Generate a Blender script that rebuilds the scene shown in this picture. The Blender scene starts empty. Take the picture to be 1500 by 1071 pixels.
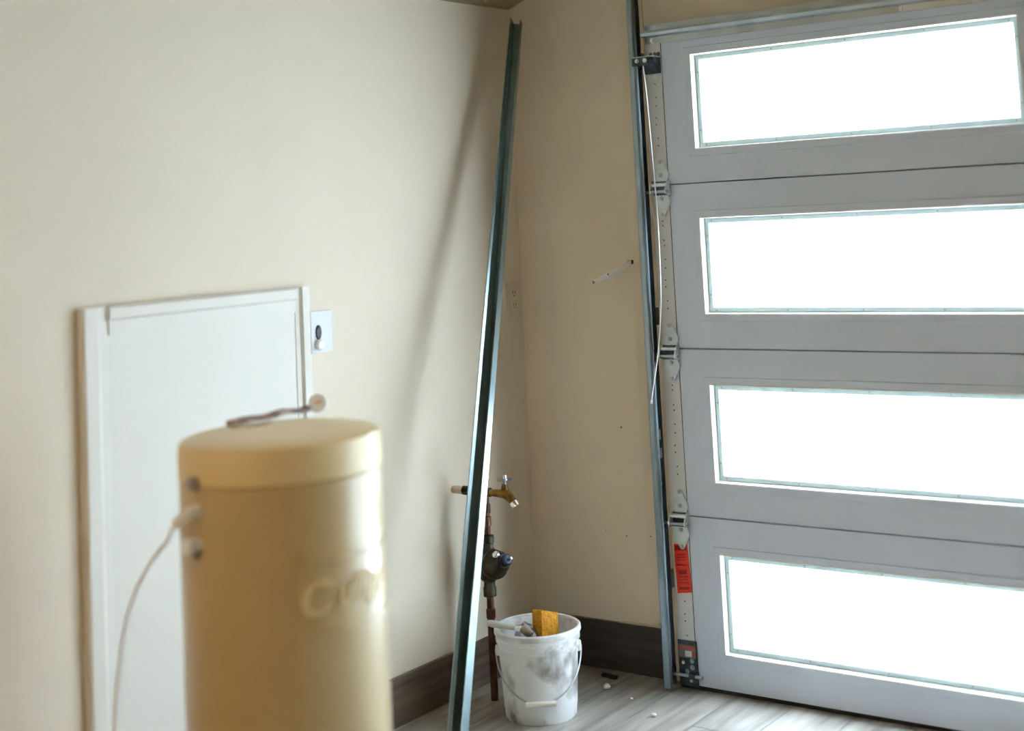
import bpy, bmesh, math, random
from mathutils import Vector, Matrix
random.seed(7)
sc = bpy.context.scene
COL = sc.collection
PI = math.pi

# ------------------------------------------------------------------ camera
CAM = Vector((0.0, -4.0454, 1.5441))
yaw, pitch, roll = (math.radians(a) for a in (35.18867, 4.83302, 2.93748))
fwd = Vector((-math.sin(yaw) * math.cos(pitch), math.cos(yaw) * math.cos(pitch), math.sin(pitch)))
rgt0 = Vector((math.cos(yaw), math.sin(yaw), 0))
dwn0 = fwd.cross(rgt0)
rgt = math.cos(roll) * rgt0 + math.sin(roll) * dwn0
dwn = -math.sin(roll) * rgt0 + math.cos(roll) * dwn0
FPX, PPX, PPY = 2078.53, 798.13, 134.35
cd = bpy.data.cameras.new('camera')
cam = bpy.data.objects.new('camera', cd)
COL.objects.link(cam)
cam.matrix_world = Matrix(((rgt.x, -dwn.x, -fwd.x, CAM.x), (rgt.y, -dwn.y, -fwd.y, CAM.y),
                           (rgt.z, -dwn.z, -fwd.z, CAM.z), (0, 0, 0, 1)))
cd.sensor_fit = 'HORIZONTAL'
cd.sensor_width = 36
cd.lens = FPX / 1500 * 36
cd.shift_x = (750 - PPX) / 1500
cd.shift_y = (PPY - 535.5) / 1500
cd.clip_start = 0.05
cd.dof.use_dof = True
cd.dof.focus_distance = 4.62
cd.dof.aperture_fstop = 1.1
sc.camera = cam

# ------------------------------------------------------------------ daylight and exposure
w = bpy.data.worlds.new('sky')
sc.world = w
w.use_nodes = True
wb = w.node_tree.nodes['Background']
wb.inputs['Color'].default_value = (0.71, 0.85, 1.0, 1)
wb.inputs['Strength'].default_value = 9.0
sd = bpy.data.lights.new('sun', 'SUN')
sd.energy = 26.0
sd.angle = math.radians(0.6)
sd.color = (1.0, 0.93, 0.82)
sun = bpy.data.objects.new('sun', sd)
COL.objects.link(sun)
sun.rotation_euler = Vector((-0.25, 1.0, -1.15)).to_track_quat('-Z', 'Y').to_euler()
sun.location = (0, -8, 9)
ld = bpy.data.lights.new('ceiling_lamp', 'AREA')      # warm lamp under the ceiling, behind the viewer
ld.shape = 'DISK'
ld.size = 0.45
ld.energy = 9.0
ld.color = (1.0, 0.66, 0.34)
lamp = bpy.data.objects.new('ceiling_lamp', ld)
COL.objects.link(lamp)
lamp.location = (-2.1, -4.1, 2.5)
sc.view_settings.view_transform = 'Standard'
sc.view_settings.look = 'None'
sc.view_settings.gamma = 1.0
sc.view_settings.use_curve_mapping = False
sc.view_settings.exposure = 1.74
sc.cycles.max_bounces = 10
sc.cycles.diffuse_bounces = 6
sc.cycles.transmission_bounces = 8
sc.cycles.sample_clamp_indirect = 6.0


# ------------------------------------------------------------------ helpers
def lin(r, g, b):
    f = lambda c: c / 12.92 if c <= 0.04045 else ((c + 0.055) / 1.055) ** 2.4
    return (f(r / 255), f(g / 255), f(b / 255), 1)


def mat(name, col, rough=0.5, metal=0.0, var=0.0, scale=8.0, stretch=(1, 1, 1), bump=0.0, bscale=60.0,
        col2=None, spec=0.5, detail=4.0, lo=0.3, hi=0.7, rvar=0.0, randobj=0.0):
    m = bpy.data.materials.new(name)
    m.use_nodes = True
    nt = m.node_tree
    p = nt.nodes['Principled BSDF']
    p.inputs['Base Color'].default_value = col
    p.inputs['Roughness'].default_value = rough
    p.inputs['Metallic'].default_value = metal
    p.inputs['Specular IOR Level'].default_value = spec
    tc = nt.nodes.new('ShaderNodeTexCoord')
    mp = nt.nodes.new('ShaderNodeMapping')
    mp.inputs['Scale'].default_value = stretch
    nt.links.new(tc.outputs['Object'], mp.inputs['Vector'])
    if var or col2:
        n = nt.nodes.new('ShaderNodeTexNoise')
        n.inputs['Scale'].default_value = scale
        n.inputs['Detail'].default_value = detail
        nt.links.new(mp.outputs['Vector'], n.inputs['Vector'])
        cr = nt.nodes.new('ShaderNodeValToRGB')
        cr.color_ramp.elements[0].position = lo
        cr.color_ramp.elements[1].position = hi
        if col2 is None:
            col2 = tuple(min(1, c * (1 + var)) for c in col[:3]) + (1,)
            c1 = tuple(c * (1 - var) for c in col[:3]) + (1,)
        else:
            c1 = col
        cr.color_ramp.elements[0].color = c1
        cr.color_ramp.elements[1].color = col2
        nt.links.new(n.outputs['Fac'], cr.inputs['Fac'])
        out = cr.outputs['Color']
        if randobj:
            oi = nt.nodes.new('ShaderNodeObjectInfo')
            hs = nt.nodes.new('ShaderNodeHueSaturation')
            ma = nt.nodes.new('ShaderNodeMapRange')
            ma.inputs['To Min'].default_value = 1 - randobj
            ma.inputs['To Max'].default_value = 1 + randobj
            nt.links.new(oi.outputs['Random'], ma.inputs['Value'])
            nt.links.new(ma.outputs['Result'], hs.inputs['Value'])
            nt.links.new(out, hs.inputs['Color'])
            out = hs.outputs['Color']
            va = nt.nodes.new('ShaderNodeVectorMath')
            va.operation = 'ADD'
            cx = nt.nodes.new('ShaderNodeCombineXYZ')
            mm = nt.nodes.new('ShaderNodeMath')
            mm.operation = 'MULTIPLY'
            mm.inputs[1].default_value = 37.0
            nt.links.new(oi.outputs['Random'], mm.inputs[0])
            nt.links.new(mm.outputs[0], cx.inputs['X'])
            nt.links.new(mm.outputs[0], cx.inputs['Y'])
            nt.links.new(mp.outputs['Vector'], va.inputs[0])
            nt.links.new(cx.outputs[0], va.inputs[1])
            nt.links.new(va.outputs[0], n.inputs['Vector'])
        nt.links.new(out, p.inputs['Base Color'])
        if rvar:
            mr = nt.nodes.new('ShaderNodeMapRange')
            mr.inputs['To Min'].default_value = max(0.02, rough - rvar)
            mr.inputs['To Max'].default_value = min(1, rough + rvar)
            nt.links.new(n.outputs['Fac'], mr.inputs['Value'])
            nt.links.new(mr.outputs['Result'], p.inputs['Roughness'])
    if bump:
        n2 = nt.nodes.new('ShaderNodeTexNoise')
        n2.inputs['Scale'].default_value = bscale
        n2.inputs['Detail'].default_value = 3
        nt.links.new(mp.outputs['Vector'], n2.inputs['Vector'])
        b = nt.nodes.new('ShaderNodeBump')
        b.inputs['Strength'].default_value = bump
        b.inputs['Distance'].default_value = 0.01
        nt.links.new(n2.outputs['Fac'], b.inputs['Height'])
        nt.links.new(b.outputs['Normal'], p.inputs['Normal'])
    return m


M = {}
M['wall'] = mat('wall_paint', lin(218, 207, 189), 0.75, var=0.025, scale=2.0, bump=0.06, bscale=90)
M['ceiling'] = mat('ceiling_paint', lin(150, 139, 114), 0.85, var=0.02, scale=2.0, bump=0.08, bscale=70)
M['plank'] = mat('floor_plank', lin(124, 117, 109), 0.38, scale=3.2, stretch=(9, 0.9, 9), col2=lin(187, 182, 175), lo=0.28, hi=0.72,
                 bump=0.08, bscale=18, randobj=0.12, detail=7, rvar=0.1)
M['grout'] = mat('floor_joint', lin(92, 88, 84), 0.9, var=0.1)
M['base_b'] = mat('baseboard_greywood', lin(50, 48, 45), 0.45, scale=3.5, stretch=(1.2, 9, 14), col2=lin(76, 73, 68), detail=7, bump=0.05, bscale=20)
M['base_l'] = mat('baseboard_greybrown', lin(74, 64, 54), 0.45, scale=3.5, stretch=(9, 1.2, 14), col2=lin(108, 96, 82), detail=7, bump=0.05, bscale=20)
M['door'] = mat('door_paint', lin(208, 222, 244), 0.42, var=0.012, scale=3, bump=0.03, bscale=140)
M['stile'] = mat('door_stile_paint', lin(212, 216, 222), 0.45, var=0.012, scale=4)
M['vinyl'] = mat('white_vinyl', lin(238, 240, 240), 0.4, var=0.01)
M['retainer'] = mat('pale_vinyl', lin(182, 198, 196), 0.45, var=0.01)
M['galv'] = mat('galvanised_steel', lin(186, 196, 203), 0.36, 1.0, scale=12, col2=lin(168, 180, 188), rvar=0.06, detail=1)
M['galv_l'] = mat('bright_galvanised_steel', lin(214, 226, 230), 0.5, 0.25, scale=40, col2=lin(200, 212, 218), rvar=0.1, detail=2)
M['galv_d'] = mat('dull_galvanised_steel', lin(96, 108, 118), 0.42, 0.9, scale=26, col2=lin(70, 82, 92), rvar=0.1, detail=2)
M['track'] = mat('track_steel', lin(150, 163, 170), 0.32, 1.0, scale=9, col2=lin(134, 150, 158), stretch=(4, 4, 1), rvar=0.05, detail=1)
M['lean'] = mat('leaning_track_steel', lin(160, 177, 180), 0.3, 1.0, scale=10, stretch=(3, 3, 0.4), col2=lin(146, 163, 167), rvar=0.04, detail=2)
M['bolt'] = mat('zinc_bolt', lin(225, 228, 230), 0.28, 1.0, var=0.05)
M['dark'] = mat('dark_hole', lin(34, 34, 36), 0.7, var=0.05)
M['rubber'] = mat('black_rubber', lin(28, 32, 38), 0.6, var=0.1)
M['wood'] = mat('raw_jamb_wood', lin(196, 172, 146), 0.75, scale=5, stretch=(12, 12, 0.8), col2=lin(222, 202, 178), detail=6, bump=0.1, bscale=40)
M['red'] = mat('red_tag', lin(226, 52, 22), 0.4, var=0.06, scale=40)
M['redprint'] = mat('red_tag_print', lin(150, 24, 14), 0.5, var=0.05)
M['label_w'] = mat('label_white', lin(226, 226, 224), 0.5, var=0.02)
M['label_r'] = mat('label_orange', lin(190, 70, 40), 0.5, var=0.05)
M['label_g'] = mat('label_grey_print', lin(120, 122, 126), 0.5, var=0.05)
M['seam_shade'] = mat('stile_seam_shade', lin(84, 84, 86), 0.8, var=0.05)  # shade of the stile's edge groove, painted as a dark grey
M['whiteplastic'] = mat('white_plastic', lin(236, 238, 240), 0.35, var=0.01)
M['plategrey'] = mat('plate_off_white', lin(208, 210, 216), 0.4, var=0.01)
M['beigeplate'] = mat('almond_plastic', lin(214, 203, 184), 0.4, var=0.01)
M['blackplastic'] = mat('black_plastic', lin(22, 24, 30), 0.4, var=0.1)
M['panel'] = mat('panel_white_paint', lin(214, 211, 203), 0.5, var=0.012, scale=2)
M['tank'] = mat('tank_tan_jacket', lin(190, 164, 110), 0.34, var=0.03, scale=3, bump=0.02, bscale=30, spec=0.8)
for k_, v_ in (('Coat Weight', 0.9), ('Coat Roughness', 0.38)):
    M['tank'].node_tree.nodes['Principled BSDF'].inputs[k_].default_value = v_
M['tanktop'] = mat('tank_lid_tan', lin(220, 198, 146), 0.45, var=0.03, scale=5)
for k_, v_ in (('Coat Weight', 0.5), ('Coat Roughness', 0.38)):
    M['tanktop'].node_tree.nodes['Principled BSDF'].inputs[k_].default_value = v_
M['tankletter'] = mat('tank_letter_tan', lin(210, 188, 138), 0.4, var=0.03)
M['greyplastic'] = mat('grey_plastic', lin(150, 144, 142), 0.4, var=0.04)
M['strip'] = mat('brown_strap', lin(70, 56, 46), 0.7, scale=30, col2=lin(168, 140, 124), detail=2)
M['brass'] = mat('aged_brass', lin(150, 112, 52), 0.38, 0.9, scale=40, col2=lin(92, 70, 38), rvar=0.1)
M['bronze'] = mat('dark_bronze', lin(74, 72, 58), 0.5, 0.7, scale=30, col2=lin(50, 48, 40), rvar=0.1)
M['copper'] = mat('copper_pipe', lin(118, 78, 60), 0.4, 0.8, scale=20, col2=lin(62, 46, 38), rvar=0.1)
M['chrome'] = mat('bright_chrome', lin(235, 236, 238), 0.15, 1.0, var=0.02)
M['pvc'] = mat('cream_stub', lin(200, 188, 168), 0.5, var=0.03)
M['blueknob'] = mat('dark_blue_cap', lin(30, 40, 62), 0.45, var=0.1)
M['bucket'] = mat('bucket_white_dirty', lin(150, 146, 140), 0.45, scale=11, stretch=(1, 1, 0.8), col2=lin(240, 241, 242), lo=0.33, hi=0.5, detail=6)
M['bucketrim'] = mat('bucket_rim_white', lin(205, 203, 198), 0.4, scale=14, col2=lin(240, 241, 242), lo=0.3, hi=0.5)
M['grip'] = mat('bucket_grip', lin(236, 233, 224), 0.4, var=0.02)
M['wire'] = mat('bail_wire', lin(190, 192, 194), 0.35, 1.0, var=0.05)
M['sponge'] = mat('yellow_sponge', lin(224, 158, 36), 0.85, scale=60, col2=lin(186, 120, 22), bump=0.5, bscale=120)
M['rag'] = mat('grey_rag', lin(150, 152, 158), 0.9, scale=20, col2=lin(190, 192, 196), bump=0.3, bscale=80)
M['toolhandle'] = mat('tool_white_handle', lin(214, 212, 206), 0.4, var=0.03)
M['plaster'] = mat('bare_plaster', lin(206, 190, 168), 0.9, var=0.12, scale=60, bump=0.4, bscale=120)
M['concrete'] = mat('driveway_concrete', lin(186, 182, 174), 0.9, var=0.08, scale=3)
M['cable'] = mat('steel_cable', lin(228, 230, 232), 0.4, 0.5, var=0.05, scale=200)

# frosted pane: etched inner face scatters the daylight, the outer face is clear
fm = bpy.data.materials.new('frosted_glass_inner')
fm.use_nodes = True
nt = fm.node_tree
nt.nodes.clear()
o_ = nt.nodes.new('ShaderNodeOutputMaterial')
tr = nt.nodes.new('ShaderNodeBsdfTranslucent')
tr.inputs['Color'].default_value = (0.95, 0.97, 0.98, 1)
gl = nt.nodes.new('ShaderNodeBsdfDiffuse')
gl.inputs['Color'].default_value = (0.9, 0.92, 0.93, 1)
mx = nt.nodes.new('ShaderNodeMixShader')
mx.inputs['Fac'].default_value = 0.12
nt.links.new(tr.outputs[0], mx.inputs[1])
nt.links.new(gl.outputs[0], mx.inputs[2])
nt.links.new(mx.outputs[0], o_.inputs['Surface'])
M['frost'] = fm
cm = bpy.data.materials.new('clear_glass_outer')
cm.use_nodes = True
nt = cm.node_tree
nt.nodes.clear()
o_ = nt.nodes.new('ShaderNodeOutputMaterial')
t2 = nt.nodes.new('ShaderNodeBsdfTransparent')
t2.inputs['Color'].default_value = (0.96, 0.985, 0.98, 1)
g2 = nt.nodes.new('ShaderNodeBsdfGlossy')
g2.inputs['Roughness'].default_value = 0.05
mx = nt.nodes.new('ShaderNodeMixShader')
mx.inputs['Fac'].default_value = 0.06
nt.links.new(t2.outputs[0], mx.inputs[1])
nt.links.new(g2.outputs[0], mx.inputs[2])
nt.links.new(mx.outputs[0], o_.inputs['Surface'])
M['clear'] = cm


def finish(name, bm, m, parent=None, loc=None, smooth=False, recalc=True):
    if recalc:
        bmesh.ops.recalc_face_normals(bm, faces=bm.faces)
    me = bpy.data.meshes.new(name)
    bm.to_mesh(me)
    bm.free()
    for k in (m if isinstance(m, (list, tuple)) else [m]):
        me.materials.append(M[k])
    if smooth:
        for p in me.polygons:
            p.use_smooth = True
        try:
            me.set_sharp_from_angle(angle=math.radians(38))
        except Exception:
            pass
    o = bpy.data.objects.new(name, me)
    COL.objects.link(o)
    if parent:
        o.parent = parent
    if loc:
        o.location = loc
    return o


def tag(o, label, cat, group=None, kind=None):
    if label:
        o['label'] = label
    if cat:
        o['category'] = cat
    if group:
        o['group'] = group
    if kind:
        o['kind'] = kind
    return o


def thing(name, label, cat, loc=(0, 0, 0), group=None):
    o = bpy.data.objects.new(name, None)
    o.empty_display_size = 0.05
    COL.objects.link(o)
    o.location = loc
    return tag(o, label, cat, group)


def N():
    return bmesh.new()


def box(bm, x0, x1, y0, y1, z0, z1, bev=0.0, mi=0):
    vs = [bm.verts.new((x, y, z)) for x in (x0, x1) for y in (y0, y1) for z in (z0, z1)]
    fs = []
    for idx in ((0, 1, 3, 2), (4, 6, 7, 5), (0, 4, 5, 1), (2, 3, 7, 6), (0, 2, 6, 4), (1, 5, 7, 3)):
        f = bm.faces.new([vs[i] for i in idx])
        f.material_index = mi
        fs.append(f)
    if bev:
        es = list({e for f in fs for e in f.edges})
        r = bmesh.ops.bevel(bm, geom=es, offset=bev, segments=2, affect='EDGES', profile=0.7)
        for f in r['faces']:
            f.material_index = mi
    return bm


def frame_from(d, hint=Vector((0, 0, 1))):
    d = d.normalized()
    if abs(d.dot(hint)) > 0.95:
        hint = Vector((1, 0, 0))
    a = hint.cross(d).normalized()
    b = d.cross(a).normalized()
    return a, b


def tube(bm, pts, rad, seg=12, caps=True, mi=0):
    pts = [Vector(p) for p in pts]
    rs = rad if isinstance(rad, (list, tuple)) else [rad] * len(pts)
    rings = []
    a = None
    for i, p in enumerate(pts):
        d = (pts[min(i + 1, len(pts) - 1)] - pts[max(i - 1, 0)])
        if a is None:
            a, b = frame_from(d)
        else:
            d = d.normalized()
            a = (a - d * a.dot(d)).normalized()
            b = d.cross(a)
        rings.append([bm.verts.new(p + (a * math.cos(t) + b * math.sin(t)) * rs[i])
                      for t in (2 * PI * k / seg for k in range(seg))])
    for r0, r1 in zip(rings, rings[1:]):
        for k in range(seg):
            f = bm.faces.new((r0[k], r0[(k + 1) % seg], r1[(k + 1) % seg], r1[k]))
            f.material_index = mi
    if caps:
        f = bm.faces.new(rings[0][::-1]); f.material_index = mi
        f = bm.faces.new(rings[-1]); f.material_index = mi
    return bm


def lathe(bm, prof, c=(0, 0, 0), seg=48, axis=Vector((0, 0, 1)), closed=False, mi=0):
    """prof = [(r, h)], revolved about axis through c"""
    c = Vector(c)
    axis = Vector(axis).normalized()
    a, b = frame_from(axis, Vector((0, 1, 0)))
    rings = []
    for r, h in prof:
        if r < 1e-6:
            rings.append([bm.verts.new(c + axis * h)])
        else:
            rings.append([bm.verts.new(c + axis * h + (a * math.cos(t) + b * math.sin(t)) * r)
                          for t in (2 * PI * k / seg for k in range(seg))])
    pairs = list(zip(rings, rings[1:]))
    if closed:
        pairs.append((rings[-1], rings[0]))
    for r0, r1 in pairs:
        for k in range(seg):
            k2 = (k + 1) % seg
            if len(r0) == 1 and len(r1) == 1:
                continue
            if len(r0) == 1:
                f = bm.faces.new((r0[0], r1[k2], r1[k]))
            elif len(r1) == 1:
                f = bm.faces.new((r0[k], r0[k2], r1[0]))
            else:
                f = bm.faces.new((r0[k], r0[k2], r1[k2], r1[k]))
            f.material_index = mi
    return bm


def prism(bm, poly, y0, y1, plane='xz', mi=0):
    """extrude a polygon (list of 2d points) between y0 and y1 of the third axis"""
    def P(u, v, t):
        return {'xz': (u, t, v), 'xy': (u, v, t), 'yz': (t, u, v)}[plane]
    A = [bm.verts.new(P(u, v, y0)) for u, v in poly]
    B = [bm.verts.new(P(u, v, y1)) for u, v in poly]
    n = len(poly)
    fs = [bm.faces.new(A), bm.faces.new(B[::-1])]
    for i in range(n):
        fs.append(bm.faces.new((A[i], B[i], B[(i + 1) % n], A[(i + 1) % n])))
    for f in fs:
        f.material_index = mi
    return bm


def bolt(bm, c, axis=(0, -1, 0), r=0.006, h=0.005, mi=0):
    """hex head on a washer"""
    lathe(bm, [(0, 0), (r * 1.45, 0), (r * 1.45, h * 0.25), (0, h * 0.25)], c, 16, axis, mi=mi)
    lathe(bm, [(r, h * 0.2), (r, h * 0.85), (r * 0.8, h), (0, h)], c, 6, axis, mi=mi)
    return bm


# pixel -> world helpers (pure geometry, used to place things where they stand)
def ray(px, py):
    return fwd + rgt * ((px - PPX) / FPX) + dwn * ((py - PPY) / FPX)


def hit(px, py, ax, v):
    d = ray(px, py)
    return CAM + d * ((v - CAM[ax]) / d[ax])


# ------------------------------------------------------------------ the room
XL, YB = -3.04, 0.06          # left wall face, door wall face
XR, YF = 2.8, -5.6            # right wall, wall behind the camera
Z0, SL = 2.28, 0.36           # eave height, ceiling pitch
XM = (XL + XR) / 2
ZT = Z0 + SL * (XM - XL)


def zc(x):
    return Z0 + SL * ((x - XL) if x < XM else (XR - x))


def struct(o, label, cat):
    return tag(o, label, cat, kind='structure')


bm = N()
box(bm, XL - 0.15, XR + 0.15, YF - 0.15, 0.4, -0.12, -0.009)
floor = struct(finish('floor', bm, 'grout'), 'grey wood-look plank floor', 'floor')
PW, PL, G = 0.2, 1.2, 0.0022
cache = {}
row = 0
x = XL
while x < XR - 0.01:
    x1 = min(x + PW, XR)
    y = YF - (row * 0.47 % PL)
    while y < 0.35:
        ya, yb = max(y, YF), min(y + PL, 0.38)
        if yb - ya > 0.03:
            key = (round(x1 - x, 3), round(yb - ya, 3))
            if key not in cache:
                b = N()
                box(b, 0, key[0] - G, 0, key[1] - G, -0.009, 0, 0.0012)
                cache[key] = finish('plank', b, 'plank', floor, (x, ya, 0))
            else:
                o = cache[key].copy()
                COL.objects.link(o)
                o.location = (x, ya, 0)
        y += PL
    x += PW
    row += 1

bm = N()
box(bm, XL - 0.15, XL, YF - 0.15, YB + 0.15, -0.009, Z0 + 0.06)
wall_left = struct(finish('wall_left', bm, 'wall'), 'left greige painted wall catching the daylight', 'wall')
bm = N()
box(bm, XR, XR + 0.15, YF - 0.15, YB + 0.15, -0.009, Z0 + 0.06)
struct(finish('wall_right', bm, 'wall'), 'greige painted wall at the far right, out of view', 'wall')
bm = N()
prism(bm, [(XL, -0.009), (XR, -0.009), (XR, zc(XR)), (XM, ZT), (XL, zc(XL))], YF - 0.15, YF)
struct(finish('wall_rear', bm, 'wall'), 'greige painted wall behind the viewer', 'wall')
# wall with the garage door opening
OX0, OX1, OZ = -2.395, 0.262, 2.085
bm = N()
prism(bm, [(XL, -0.009), (-2.572, -0.009), (-2.572, zc(-2.572)), (XL, zc(XL))], YB, YB + 0.15)
prism(bm, [(-2.572, YB), (-2.50, YB + 0.012), (-2.50, YB + 0.15), (-2.572, YB + 0.15)], -0.009, zc(-2.572), 'xy')
prism(bm, [(-2.50, -0.009), (OX0, -0.009), (OX0, OZ), (-2.50, OZ)], 0.064, YB + 0.15)
prism(bm, [(-2.466, -0.009), (OX0, -0.009), (OX0, OZ), (-2.466, OZ)], 0.0495, 0.064)
prism(bm, [(OX1, -0.009), (OX1 + 0.1, -0.009), (OX1 + 0.1, OZ), (OX1, OZ)], 0.0495, YB)
prism(bm, [(-2.572, OZ), (-2.466, OZ), (-2.466, zc(-2.466)), (-2.572, zc(-2.572))], YB + 0.012, YB + 0.15)
prism(bm, [(-2.466, OZ), (OX1, OZ), (OX1, zc(OX1)), (XM, ZT), (-2.466, zc(-2.466))], 0.0495, YB + 0.15)
prism(bm, [(OX1, -0.009), (XR, -0.009), (XR, zc(XR)), (OX1, zc(OX1))], YB, YB + 0.15)
wall_back = struct(finish('wall_back', bm, 'wall'), 'greige wall holding the garage door, in shade', 'wall')
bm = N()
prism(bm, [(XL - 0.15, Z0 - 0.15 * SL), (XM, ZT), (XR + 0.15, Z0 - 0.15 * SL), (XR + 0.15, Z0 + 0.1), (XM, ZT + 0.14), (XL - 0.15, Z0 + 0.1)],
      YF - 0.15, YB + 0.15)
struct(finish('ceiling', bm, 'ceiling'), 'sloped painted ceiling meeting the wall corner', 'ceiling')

# baseboards
BH = 0.145
bm = N()
box(bm, XL, XL + 0.014, YF, YB - 0.016, 0, BH, 0.002)
struct(finish('baseboard_left', bm, 'base_l'), 'grey-brown wood-look baseboard along the left wall', 'baseboard')
bm = N()
box(bm, XL, -2.505, YB - 0.016, YB, 0, 0.158, 0.002)
struct(finish('baseboard_back', bm, 'base_b'), 'dark grey wood-look baseboard behind the bucket', 'baseboard')
bm = N()
box(bm, 0.34, XR, YB - 0.016, YB, 0, 0.158, 0.002)
struct(finish('baseboard_right', bm, 'base_b'), 'grey baseboard right of the garage door', 'baseboard')
# torn plaster above the baseboard near the track
bm = N()
pr = [(-2.70 + 0.012 * i, 0.158 + random.uniform(0.004, 0.014) * (0.3 + i / 16)) for i in range(17)]
prism(bm, [(-2.70, 0.156)] + pr + [(-2.508, 0.156)], YB - 0.006, YB + 0.002)
o = finish('plaster_edge', bm, 'plaster', wall_back)
o['label'] = 'ragged bare plaster edge above the baseboard'
# nail holes and dents in the door wall
for px, py, r in ((910, 626, 0.004), (946, 438, 0.004), (918, 785, 0.003), (953, 786, 0.0025), (888, 777, 0.002)):
    p = hit(px, py, 1, YB)
    bm = N()
    lathe(bm, [(0, 0.0012), (r, 0.0008), (r, -0.001)], (p.x, YB, p.z), 10, (0, -1, 0))
    finish('nail_hole', bm, 'strip', wall_back)

# wooden jamb seen between the track and the door
bm = N()
box(bm, -2.500, -2.466, 0.046, YB + 0.003, 0, 2.47, 0.002)
struct(finish('trim_1', bm, 'wood'), 'raw pale wooden jamb strip between track and door', 'jamb')

# driveway outside
bm = N()
box(bm, -9, 7, 0.4, 16, -0.3, -0.02)
struct(finish('driveway', bm, 'concrete'), 'pale concrete driveway outside the garage door', 'driveway')

# ------------------------------------------------------------------ garage door
DX = -2.437
S = 0.5334
DW = 2.743
TH = 0.048
door = thing('garage_door', 'grey sectional garage door with four rows of frosted windows', 'garage door', (DX, 0, 0))
US = [0, 0.172, 1.235, 1.508, 2.571, DW]
ZS = [0.0, 0.111, 0.421, S]


def holed_plate(bm, us, zs, holes, y0, y1, cham=0.0):
    cells = [(i, j) for i in range(len(us) - 1) for j in range(len(zs) - 1) if (i, j) not in holes]
    nz = len(zs) - 1

    def zz(j, front):
        if front and cham:
            if j == 0:
                return zs[0] + cham
            if j == nz:
                return zs[nz] - cham
        return zs[j]
    V = {}

    def v(i, j, k):  # k=0 front, 1 back
        if (i, j, k) not in V:
            V[(i, j, k)] = bm.verts.new((us[i], (y0, y1)[k], zz(j, k == 0)))
        return V[(i, j, k)]
    cs = set(cells)
    for i, j in cells:
        bm.faces.new((v(i, j, 0), v(i + 1, j, 0), v(i + 1, j + 1, 0), v(i, j + 1, 0)))
        bm.faces.new((v(i, j, 1), v(i, j + 1, 1), v(i + 1, j + 1, 1), v(i + 1, j, 1)))
        for (di, dj), (a, b) in (((-1, 0), ((i, j), (i, j + 1))), ((1, 0), ((i + 1, j), (i + 1, j + 1))),
                                 ((0, -1), ((i, j), (i + 1, j))), ((0, 1), ((i, j + 1), (i + 1, j + 1)))):
            if (i + di, j + dj) not in cs:
                bm.faces.new((v(*a, 0), v(*b, 0), v(*b, 1), v(*a, 1)))
    return bm


def rect_ring(bm, o, n, y_o, y_n, mi=0):
    """quad ring between outer rect o=(x0,x1,z0,z1) at y_o and inner rect n at y_n"""
    A = [bm.verts.new((x_, y_o, z_)) for x_, z_ in ((o[0], o[2]), (o[1], o[2]), (o[1], o[3]), (o[0], o[3]))]
    B = [bm.verts.new((x_, y_n, z_)) for x_, z_ in ((n[0], n[2]), (n[1], n[2]), (n[1], n[3]), (n[0], n[3]))]
    for k in range(4):
        f = bm.faces.new((A[k], A[(k + 1) % 4], B[(k + 1) % 4], B[k]))
        f.material_index = mi


def inset(r, d):
    return (r[0] + d, r[1] - d, r[2] + d, r[3] - d)


first = {}


def shared(key, name, build, parent, loc=None):
    """one mesh per kind of piece, shared by all alike pieces"""
    if key in first:
        o = first[key].copy()
        COL.objects.link(o)
        o.parent = parent
        o.location = loc or (0, 0, 0)
        return o
    o = build()
    o.parent = parent
    o.location = loc or (0, 0, 0)
    first[key] = o
    return o


def b_section():
    b = N()
    holed_plate(b, US, ZS, {(1, 1), (3, 1)}, 0, TH, 0.0022)
    return finish('door_section', b, 'door')


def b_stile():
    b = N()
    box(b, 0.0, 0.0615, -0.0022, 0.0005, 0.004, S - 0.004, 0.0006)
    box(b, 0.0617, 0.0634, -0.0012, 0.0005, 0.004, S - 0.004, mi=1)  # thin dark strip stands in for the shadow line along the stile edge
    return finish('end_stile', b, ['stile', 'seam_shade'])


def b_surround():
    b = N()
    R0 = (US[1], US[2], ZS[1], ZS[2])
    Ro = inset(R0, -0.024)
    rect_ring(b, Ro, inset(Ro, 0.002), -0.0002, -0.0024)
    rect_ring(b, inset(Ro, 0.002), inset(R0, 0.0), -0.0024, -0.0028)
    return finish('window_surround', b, 'door')


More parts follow.
